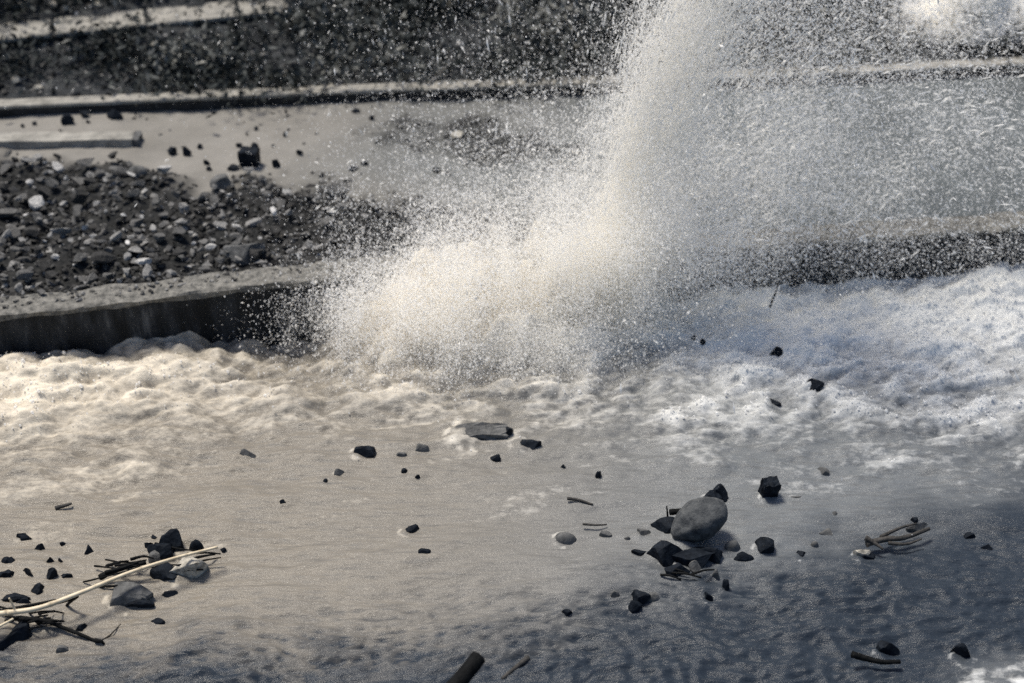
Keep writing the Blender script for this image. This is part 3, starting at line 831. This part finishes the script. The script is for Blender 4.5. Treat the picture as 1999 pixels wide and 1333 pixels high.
# ------------------------------------------------------------------ things on the road
def build_road_things():
    block(486, 314, 40, 34, 'road', 'square black block standing on the mud, largest on the road', -8, 3)
    p0 = at(-120, 290, 0.56); p1 = at(262, 285, 0.56)
    c = (p0 + p1) / 2; L = np.hypot(*(p1 - p0)[:2]); ang = math.atan2(p1[1] - p0[1], p1[0] - p0[0])
    b = empty('concrete_beam', (c[0], c[1], 0.52)); b.rotation_euler = (0, 0, ang)
    tag(b, 'long pale concrete beam half sunk in the road mud at the left edge', 'beam')
    bm = box_bm(L * 0.98, 0.26, 0.14, 5, 6, 0.006); bm_obj('beam_body', bm, M_CONC, (0, 0.15, 0.06), parent=b)
    bm = box_bm(0.09, 0.26, 0.135, 6, 2, 0.006); bm_obj('beam_end', bm, M_MID, (L * 0.5 + 0.02, 0.15, 0.058), parent=b)
    rs = [
     (225, 226, 34, 20, 'black oval rock on the mud just under the kerb'),
     (133, 236, 26, 20, 'dark rock second from the left under the kerb'),
     (165, 223, 20, 16, 'dark stone against the kerb left of the black oval rock'),
     (68, 241, 12, 9, 'tiny stone left of the dark rocks under the kerb'),
     (45, 246, 9, 8, 'tiniest stone farthest left under the kerb'),
     (173, 238, 10, 8, 'pebble between the two dark rocks under the kerb'),
     (337, 296, 22, 18, 'left of two dark stones side by side on the mud'),
     (366, 297, 19, 20, 'right of two dark stones side by side on the mud'),
     (390, 286, 13, 10, 'small dark stone right above the side by side pair'),
     (456, 326, 28, 10, 'thin dark flat stone standing in for the shadow at the left foot of the square black block'),  # dark shape put where the block's shadow falls
     (404, 318, 14, 12, 'small stone upper of two left of the square black block'),
     (409, 329, 12, 8, 'small stone lower of two left of the square black block'),
     (468, 283, 14, 12, 'small dark stone left of two above the square black block'),
     (498, 287, 16, 14, 'small dark stone right of two above the square black block'),
     (541, 320, 18, 18, 'dark stone right of the square black block'),
     (500, 251, 10, 8, 'pebble alone on the mud high above the square block'),
     (556, 263, 11, 10, 'pebble alone on open mud, right of centre'),
     (585, 298, 14, 12, 'small dark stone on open mud right of the block'),
     (690, 328, 24, 10, 'flat dark stone left of a pair on the right mud'),
     (712, 318, 16, 10, 'flat dark stone right of a pair on the right mud'),
     (695, 217, 18, 9, 'low dark stone under the kerb, right part'),
     (727, 230, 14, 12, 'dark stone below the kerb on the right mud'),
     (853, 332, 18, 12, 'dark stone at the lower right tip of the scattered patch'),
     (875, 338, 14, 9, 'smaller dark stone beside the lower right tip of the patch'),
    ]
    for x, y, w, h, lab in rs:
        rock(x, y, w, h, M_DARK, lab, on='road', sink=0.2, name='stone', cat='stone', planes=8)
    rock(441, 360, 60, 34, M_MID, 'broad pale flat rock at the top edge of the rubble bank', on='road', sink=0.1, name='rock', planes=8)
    rock(270, 338, 40, 26, M_MID, 'pale rounded rock at the top edge of the rubble, below the beam end', on='road', sink=0.2, name='rock', rounded=True)
    rock(892, 266, 34, 18, M_PALE, 'pale pointed stone in the scattered patch on the road', on='road', sink=0.2, name='stone', cat='stone')
    rock(480, 490, 84, 40, M_MID, 'broad grey slab like rock low in the rubble bank', on='road', sink=0.1)
    rock(250, 540, 20, 20, M_PALE, 'pale cubic stone on the wall coping, left part', on='road', sink=0.1, name='stone', cat='stone')
    # open joints of the far bank: pale stones
    hs = [(303, 94, 20, 13), (330, 97, 14, 12), (214, 95, 16, 12), (382, 108, 14, 12), (660, 120, 18, 18), (690, 123, 18, 18), (560, 150, 16, 16), (520, 168, 18, 14),
          (500, 144, 14, 10), (885, 12, 24, 14), (908, 20, 22, 18), (880, 30, 14, 10), (868, 143, 10, 12), (515, 110, 12, 9), (33, 160, 18, 12), (75, 172, 20, 10), (578, 172, 12, 10), (648, 170, 14, 9),
          (45, 12, 26, 16), (130, 20, 18, 14), (105, 14, 20, 12), (190, 12, 24, 10)]
    hl = ['brightest pale stone under the middle of the ledge', 'small pale stone right of the brightest one under the ledge', 'pale stone under the left half of the ledge', 'small pale stone under the right part of the ledge',
          'left of two bright pale stones in the scrub just above the kerb', 'right of two bright pale stones in the scrub just above the kerb', 'pale stone midway down the bank below the ledge end', 'pale stone close above the kerb below the ledge end',
          'small pale stone left above the two stones below the ledge end', 'pale stone leftmost of three at the very top of the bank', 'largest pale stone of three at the very top of the bank', 'small pale stone lowest of three at the top of the bank',
          'lone small pale stone on the middle of the bank', 'tiny pale stone just under the right end of the ledge', 'pale stone at the left edge low on the bank', 'flat pale stone close above the left end of the kerb',
          'tiny pale stone at the back edge of the kerb, left of a fellow', 'tiny pale stone at the back edge of the kerb, right of a fellow', 'pale stone behind the left end of the ledge', 'pale stone second behind the ledge', 'small pale stone between two behind the ledge', 'flat pale stone rightmost behind the ledge']
    for i, (x, y, w, h) in enumerate(hs):
        rock(x, y, w, h, M_PALE, hl[i], on='hill', sink=0.3, name='pale_stone', cat='stone', group='pale stones on the bank above the kerb', sub=2)
build_road_things()

# ------------------------------------------------------------------ rubble
def proto_rocks(n=14, sub=2):
    out = []
    for i in range(n):
        bm = rock_bm(900 + i, (1, 0.75, 0.55), rnd.randint(6, 10), sub, 0.04, dlo=0.3, dhi=0.66)
        bmesh.ops.dissolve_limit(bm, angle_limit=R(15), verts=bm.verts[:], edges=bm.edges[:])
        bmesh.ops.triangulate(bm, faces=bm.faces[:])
        bm.verts.ensure_lookup_table()
        V = np.array([v.co[:] for v in bm.verts]); F = np.array([[v.index for v in f.verts] for f in bm.faces])
        bm.free(); out.append((V, F))
    return out
PROTO = proto_rocks()

def rot3(a, b, c):
    return np.array(Matrix.Rotation(a, 3, 'Z') @ Matrix.Rotation(b, 3, 'X') @ Matrix.Rotation(c, 3, 'Y'))

def scatter_mesh(name, items, mat):
    Vs, Fs, Ts = [], [], []; n = 0
    for (p, size, rot, tone, k) in items:
        V, F = PROTO[k]
        W = (V * size) @ rot.T + p
        Vs.append(W); Fs.append(F + n); Ts.append(np.full(len(V), tone)); n += len(V)
    return link(name, mesh_np(name, np.concatenate(Vs), np.concatenate(Fs), False, dict(tone=np.concatenate(Ts))), mat)

def build_rubble():
    cand, big = [], []
    def spot(x0, x1, y0, y1):
        px = rng.uniform(x0, x1); py = rng.uniform(y0, y1)
        p = at(px, py, 0.55)
        if p[1] < wallY(p[0]) + 0.30 or p[1] > kerbY(p[0]) - 0.12: return None
        return px, py, p, float(rubbleMask(p[0], p[1]))
    for _ in range(9000):                              # the larger stones keep clear of one another
        q = spot(-120, 1020, 320, 600)
        if q is None or q[3] < 0.75: continue
        px, py, p, m = q
        s = pxsize(p); size = float(np.clip(rng.lognormal(math.log(22 if px < 560 else 17), 0.45), 11, 66)) * s
        if any((p[0] - b[0]) ** 2 + (1.6 * (p[1] - b[1])) ** 2 < (0.42 * (size + b[2])) ** 2 for b in big): continue
        big.append((p[0], p[1], size))
        z = float(roadZ(p[0], p[1])) + 0.03 + rng.uniform(0.02, 0.12) + size * 0.05
        cand.append(((p[0], p[1], z), size, float(np.clip(rng.lognormal(math.log(0.13), 0.85), 0.012, 0.8)), p, 0.16))
        if len(big) > 420: break
    n0 = len(cand); tries = 0
    while len(cand) - n0 < 4300 and tries < 120000:
        tries += 1
        q = spot(-160, 1180, 190, 600)
        if q is None: continue
        px, py, p, m = q
        if rng.random() > m * (0.65 if py < 330 else 1.0) + 0.012: continue
        s = pxsize(p)
        size = float(np.clip(rng.lognormal(math.log(13), 0.45), 6, 34)) * s
        if m < 0.25: size = min(size, 11 * s)
        if px > 640: size *= 0.8
        z = float(roadZ(p[0], p[1])) + 0.01 + rng.uniform(0.0, 0.06) * m - size * 0.10
        tone = float(np.clip(rng.lognormal(math.log(0.07), 0.95), 0.008, 0.5))
        cand.append(((p[0], p[1], z), size, tone, p, 0.35))
    cand.sort(key=lambda c: -c[1])
    tones = [(0.05, 'tone a'), (0.15, 'tone b'), (0.32, 'tone c'), (0.6, 'tone d')]
    meshes = {}
    for k, (V, F) in enumerate(PROTO):
        for q, (tv, _) in enumerate(tones):
            meshes[(k, q)] = mesh_np('rubble_stone', V, F, False, dict(tone=np.full(len(V), tv)))
            meshes[(k, q)].materials.append(M_RUB)
    seen = 0
    rest = []
    for pos, size, tone, p, tl in cand:
        px, py = project(p[0], p[1], pos[2])
        k = int(rng.integers(len(PROTO)))
        a = rng.uniform(0, 6.28); b = rng.normal(0, tl); c = rng.normal(0, tl)
        if seen < 255 and 0 < px < 1000 and py < 560:
            q = int(np.argmin([abs(math.log(tone / tv)) for tv, _ in tones]))
            o = bpy.data.objects.new('rubble_stone', meshes[(k, q)]); COL.objects.link(o)
            o.location = pos; o.rotation_euler = (b, c, a); o.scale = (size, size * rng.uniform(0.75, 1.1), size * rng.uniform(0.7, 1.1))
            tag(o, 'angular stone lying in the rubble bank behind the river wall', 'stone', 'stones of the rubble bank')
            seen += 1
        else:
            rest.append((np.array(pos), size * np.array([1, rng.uniform(0.75, 1.1), rng.uniform(0.7, 1.1)]), rot3(a, b, c), tone, k))
    o = scatter_mesh('rubble', rest, M_RUB); tag(o, 'small broken stones filling the rubble bank behind the river wall', kind='stuff')
    # grit spilled along the coping
    it = []
    for _ in range(600):
        x = rng.uniform(-7, 2.2); y = wallY(x) + rng.uniform(0.1, 0.5)
        s = rng.uniform(0.02, 0.075)
        it.append((np.array([x, y, WALL_TOP + s * 0.15]), s * np.ones(3), rot3(rng.uniform(0, 6), rng.normal(0, .3), rng.normal(0, .3)), float(rng.choice([0.05, 0.12, 0.3])), int(rng.integers(len(PROTO)))))
    o = scatter_mesh('gravel', it, M_RUB); tag(o, 'loose gravel spilled along the wall coping', kind='stuff')
    # bank beyond the kerb
    it = []
    for _ in range(2600):
        px = rng.uniform(-200, 2200); py = rng.uniform(-60, 190)
        p = hit(px, py, hillZ)
        if p[1] < kerbY(p[0]) + 0.25: continue
        s = pxsize(p) * float(np.clip(rng.lognormal(math.log(8), 0.5), 3, 26))
        ly = np.interp(p[0], LEDGE[:, 0], LEDGE[:, 1])
        if p[0] < LEDGE[-1, 0] and -0.05 < p[1] - ly < 0.6: continue
        it.append((np.array([p[0], p[1], p[2] + s * 0.1]), s * np.ones(3), rot3(rng.uniform(0, 6), rng.normal(0, .4), rng.normal(0, .4)),
                   float(np.clip(rng.lognormal(math.log(0.11), 0.95), 0.01, 0.6)), int(rng.integers(len(PROTO)))))
    o = scatter_mesh('bank_rubble', it, M_RUB); tag(o, 'stones strewn over the dark bank above the kerb', kind='stuff')
build_rubble()

def build_scrub():
    """leaf sized faces in ragged clumps over the far bank"""
    Vs, Ts = [], []
    for _ in range(1300):
        px = rng.uniform(-200, 2200); py = rng.uniform(-90, 178)
        p = hit(px, py, hillZ)
        if p[1] < kerbY(p[0]) + 0.22: continue
        if float(fbm(np.array([p[0] * 0.55]), np.array([p[1] * 1.1]), 3, 151)[0]) > 0.22: continue
        ly = np.interp(p[0], LEDGE[:, 0], LEDGE[:, 1])
        if p[0] < LEDGE[-1, 0] and -0.06 < p[1] - ly < 0.7: continue
        n = rng.integers(30, 90); r = rng.uniform(0.12, 0.4)
        c = rng.normal(0, 1, (n, 3)) * np.array([r, r, r * 0.45]) + p + np.array([0, 0, r * 0.4])
        a = rng.normal(0, 1, (n, 3)); a /= np.linalg.norm(a, axis=1, keepdims=True)
        b = np.cross(a, rng.normal(0, 1, (n, 3))); b /= np.linalg.norm(b, axis=1, keepdims=True) + 1e-6
        s = rng.uniform(0.02, 0.06, (n, 1))
        Vs.append(np.stack([c - a * s * 1.5, c + b * s * 0.6, c + a * s * 1.5, c - b * s * 0.6], 1).reshape(-1, 3))
        Ts.append(np.repeat(np.clip(rng.normal(0.36 + 0.75 * float(fbm(np.array([p[0] * 0.9]), np.array([p[1] * 0.9]), 3, 51)[0]), 0.2, n), 0, 1), 4))
    V = np.concatenate(Vs)
    o = link('undergrowth', mesh_np('undergrowth', V, np.arange(len(V)).reshape(-1, 4), False, dict(tone=np.concatenate(Ts))), M_LEAF)
    tag(o, 'dark ragged scrub covering the bank above the kerb', kind='stuff')
build_scrub()

# ------------------------------------------------------------------ spray: drops thrown up where the torrent hits the wall
TET = np.array([[1, 1, 1], [1, -1, -1], [-1, 1, -1], [-1, -1, 1]], float) / math.sqrt(3)
TETF = np.array([[0, 1, 2], [0, 3, 1], [0, 2, 3], [1, 3, 2]])

def drops_mesh(name, pos, rad, vel=None, stretch=None, label=''):
    n = len(pos)
    if vel is None:
        q = rng.normal(0, 1, (n, 4)); q /= np.linalg.norm(q, axis=1, keepdims=True)
        w, x, y, z = q.T
        Rm = np.stack([np.stack([1 - 2 * (y * y + z * z), 2 * (x * y - z * w), 2 * (x * z + y * w)], -1),
                       np.stack([2 * (x * y + z * w), 1 - 2 * (x * x + z * z), 2 * (y * z - x * w)], -1),
                       np.stack([2 * (x * z - y * w), 2 * (y * z + x * w), 1 - 2 * (x * x + y * y)], -1)], 1)
        V = np.einsum('nij,kj->nki', Rm, TET) * (rad * 1.25)[:, None, None] + pos[:, None, :]
        F = TETF[None] + (np.arange(n) * 4)[:, None, None]
        return mesh_np(name, V.reshape(-1, 3), F.reshape(-1, 3))
    d = vel / (np.linalg.norm(vel, axis=1, keepdims=True) + 1e-9)
    a = np.cross(d, rng.normal(0, 1, (n, 3))); a /= np.linalg.norm(a, axis=1, keepdims=True) + 1e-9
    b = np.cross(d, a)
    r = rad[:, None]; L = (rad * stretch)[:, None]
    ring = [a * math.cos(t) * r + b * math.sin(t) * r for t in (0, 2.094, 4.189)]
    V = np.stack([pos + d * L] + [pos + d * L * 0.15 + q for q in ring] + [pos - d * L], 1)
    f = np.array([[0, 1, 2], [0, 2, 3], [0, 3, 1], [4, 2, 1], [4, 3, 2], [4, 1, 3]])
    F = f[None] + (np.arange(n) * 5)[:, None, None]
    return mesh_np(name, V.reshape(-1, 3), F.reshape(-1, 3))

def points_group():
    ng = bpy.data.node_groups.new('droplets', 'GeometryNodeTree')
    ng.interface.new_socket('Geometry', in_out='INPUT', socket_type='NodeSocketGeometry')
    ng.interface.new_socket('Geometry', in_out='OUTPUT', socket_type='NodeSocketGeometry')
    a = ng.nodes.new('NodeGroupInput'); b = ng.nodes.new('NodeGroupOutput')
    m = ng.nodes.new('GeometryNodeMeshToPoints')
    r = ng.nodes.new('GeometryNodeInputNamedAttribute'); r.data_type = 'FLOAT'; r.inputs['Name'].default_value = 'rad'
    sm = ng.nodes.new('GeometryNodeSetMaterial'); sm.inputs['Material'].default_value = M_DROP
    ng.links.new(a.outputs[0], m.inputs['Mesh']); ng.links.new(r.outputs[0], m.inputs['Radius'])
    ng.links.new(m.outputs[0], sm.inputs[0]); ng.links.new(sm.outputs[0], b.inputs[0])
    return ng
POINTS = points_group()

def points_obj(name, pos, rad, mat):
    me = bpy.data.meshes.new(name)
    me.vertices.add(len(pos)); me.vertices.foreach_set('co', np.ascontiguousarray(pos, np.float32).ravel())
    at_ = me.attributes.new('rad', 'FLOAT', 'POINT'); at_.data.foreach_set('value', np.ascontiguousarray(rad, np.float32))
    me.update()
    o = link(name, me, mat)
    md = o.modifiers.new('droplets', 'NODES'); md.node_group = POINTS
    return o

GRAV = np.array([0, 0, -9.81])
def fly(n, o, so, v, sv, tmax, tpow=1.0):
    """ballistic drops: positions and velocities at random moments of flight"""
    p0 = np.array(o) + rng.normal(0, 1, (n, 3)) * np.array(so)
    v0 = np.array(v) + rng.normal(0, 1, (n, 3)) * np.array(sv)
    t = (rng.random(n) ** tpow * tmax)[:, None]
    p = p0 + v0 * t + 0.5 * GRAV * t * t
    return p, v0 + GRAV * t

def build_spray():
    W = lambda px: np.array([*at(px, np.interp(px, [0, 660, 1300, 2000], [612, 537, 490, 440]), WALL_TOP)])
    src = W(1165)
    def clean(pv):
        p, v = pv
        g = p[:, 2] > np.where(p[:, 1] > wallY(p[:, 0]), 0.5, -0.1)
        a = p[:, 0] * 0.34 + p[:, 2] * 0.94; b = p[:, 0] * 0.94 - p[:, 2] * 0.34
        d = fbm(b * 2.6 + p[:, 1] * 0.5, a * 0.8, 3, 201) + 0.6 * fbm(b * 1.0, a * 0.5 + p[:, 1], 2, 207)
        g &= rng.random(len(p)) < 0.30 + 0.85 * sstep(-0.45, 0.65, d)
        return p[g], v[g]
    def jet(k):
        return [fly(int(30000 * k), src + (0, -0.1, -0.3), (0.26, 0.15, 0.15), (2.15, 0.2, 10.0), (0.60, 0.5, 1.4), 0.95, 0.85),
                fly(int(10000 * k), src + (0.1, -0.1, -0.3), (0.35, 0.25, 0.15), (2.2, 0.4, 9.0), (0.8, 0.8, 1.6), 1.1, 0.9)]
    def fan(k):
        return [fly(int(48000 * k), src + (0.1, -0.1, -0.2), (0.5, 0.3, 0.2), (3.9, 1.0, 6.4), (2.1, 1.3, 2.0), 1.5, 0.8),
                fly(int(30000 * k), W(1420) + (0, 0.2, 0.0), (1.2, 0.5, 0.2), (3.0, 1.3, 4.6), (2.2, 1.1, 2.0), 1.1)]
    def burst(k):
        return [fly(int(n * k), W(px) + (0, dy, -0.35), (0.42, 0.30, 0.20), (vx, -0.1, vz), (0.8, 0.6, 1.0), 0.7)
                for px, n, vx, vz, dy in ((765, 11000, -0.25, 1.5, -0.35), (850, 20000, 0.1, 2.1, -0.4), (980, 24000, 0.3, 2.8, -0.4), (1110, 24000, 0.5, 3.6, -0.4), (1210, 18000, 0.9, 4.0, -0.35),
                                          (820, 14000, 0.0, 0.9, -0.9), (980, 16000, 0.0, 1.0, -0.9), (1140, 14000, 0.2, 1.2, -0.8))]
    def back(k):
        return [fly(int(10000 * k), W(900) + (0, 0.2, 0), (0.7, 0.4, 0.2), (-0.6, 1.5, 3.0), (1.2, 0.8, 1.0), 0.8),
                fly(int(12000 * k), W(1090) + (0, 0.3, 0), (0.8, 0.4, 0.2), (-0.2, 1.6, 3.8), (1.3, 0.8, 1.2), 0.9),
                fly(int(700 * k), W(640) + (0, -0.3, -0.2), (0.40, 0.1, 0.2), (-0.8, -0.1, 1.0), (0.8, 0.3, 0.7), 0.6)]
    def skirt(k):                                        # low drift along the right hand wall
        return [fly(int(6500 * k), W(px) + (0, -0.2, -0.1), (0.6, 0.15, 0.25), (0.8, -0.2, 1.6), (1.0, 0.5, 0.9), 0.6) for px in (1330, 1450, 1650, 1850)]
    def veil(k):                                         # thin drift of drops over the bank above
        return [fly(int(9000 * k), W(1150) + (0, 0.6, 0), (1.6, 0.6, 0.2), (-0.8, 2.5, 7.0), (1.8, 1.0, 2.0), 1.4)]
    def join(ls):
        ls = [clean(q) for q in ls]
        return np.concatenate([q[0] for q in ls]), np.concatenate([q[1] for q in ls])
    # streaks: drawn out drops along their flight
    P, V = join(jet(0.9) + fan(0.40) + burst(0.30) + back(0.5) + veil(0.3))
    n = len(P); rad = np.clip(rng.lognormal(math.log(0.0045), 0.6, n), 0.002, 0.014)
    o = link('spray', drops_mesh('spray', P, rad, V, rng.uniform(1.8, 7.0, n) * np.clip(np.linalg.norm(V, axis=1) / 6, 0.4, 1.3)), M_DROP)
    tag(o, 'streaks of white water thrown up from the wall', kind='stuff')
    # mist: round droplets, finer and far more numerous
    P, V = join(jet(5.0) + fan(4.2) + burst(6.2) + back(2.5) + veil(2.5) + skirt(1.0))
    o = points_obj('mist', P, np.clip(rng.lognormal(math.log(0.0030), 0.5, len(P)), 0.0014, 0.010), M_DROP)
    tag(o, 'fine white drops hanging over the burst and the road', kind='stuff')

    # froth on the broken water
    n = 240000
    px = rng.uniform(-80, 2080, n); py = rng.uniform(520, 960, n)
    d = np.stack([ray(a, b) for a, b in zip(px, py)]); t = -CAM_H / d[:, 2]
    X = d[:, 0] * t; Y = d[:, 1] * t
    g = Y < wallY(X) - 0.02
    X, Y = X[g], Y[g]
    h, f, w, dp = water_fields(X, Y)
    k = rng.random(len(X)) < np.clip(f - 0.42, 0, 1) * (0.25 + 0.6 * (X > 0.5))
    X, Y, h = X[k], Y[k], h[k]
    r = np.clip(rng.lognormal(math.log(0.0048), 0.55, len(X)), 0.002, 0.02)
    o = points_obj('froth', np.stack([X, Y, h + np.abs(rng.normal(0, 0.02, len(X)))], -1), r, M_DROP)
    tag(o, 'white froth on the broken water', kind='stuff')

    # white plume far up on the right
    c = hit(1895, 60, hillZ)
    n = 60000
    q = rng.normal(0, 1, (n, 3)) * np.array([0.42, 0.22, 0.20])
    q[:, 2] = np.abs(q[:, 2]) * 1.0
    q2 = np.stack([rng.normal(-0.02, 0.10, n // 4), rng.normal(0, 0.1, n // 4), rng.uniform(0.1, 1.2, n // 4)], -1)
    q3 = rng.normal(0, 1, (n, 3)) * np.array([0.16, 0.14, 0.14]) + np.array([-0.05, 0, 0.55])
    q = np.concatenate([q, q2, q3]) + c
    r = np.clip(rng.lognormal(math.log(0.017), 0.4, len(q)), 0.006, 0.04)
    o = points_obj('spray_plume', q, r * 0.8, M_DROP)
    tag(o, 'white plume of spray bursting on the bank at the top right', kind='stuff')
build_spray()
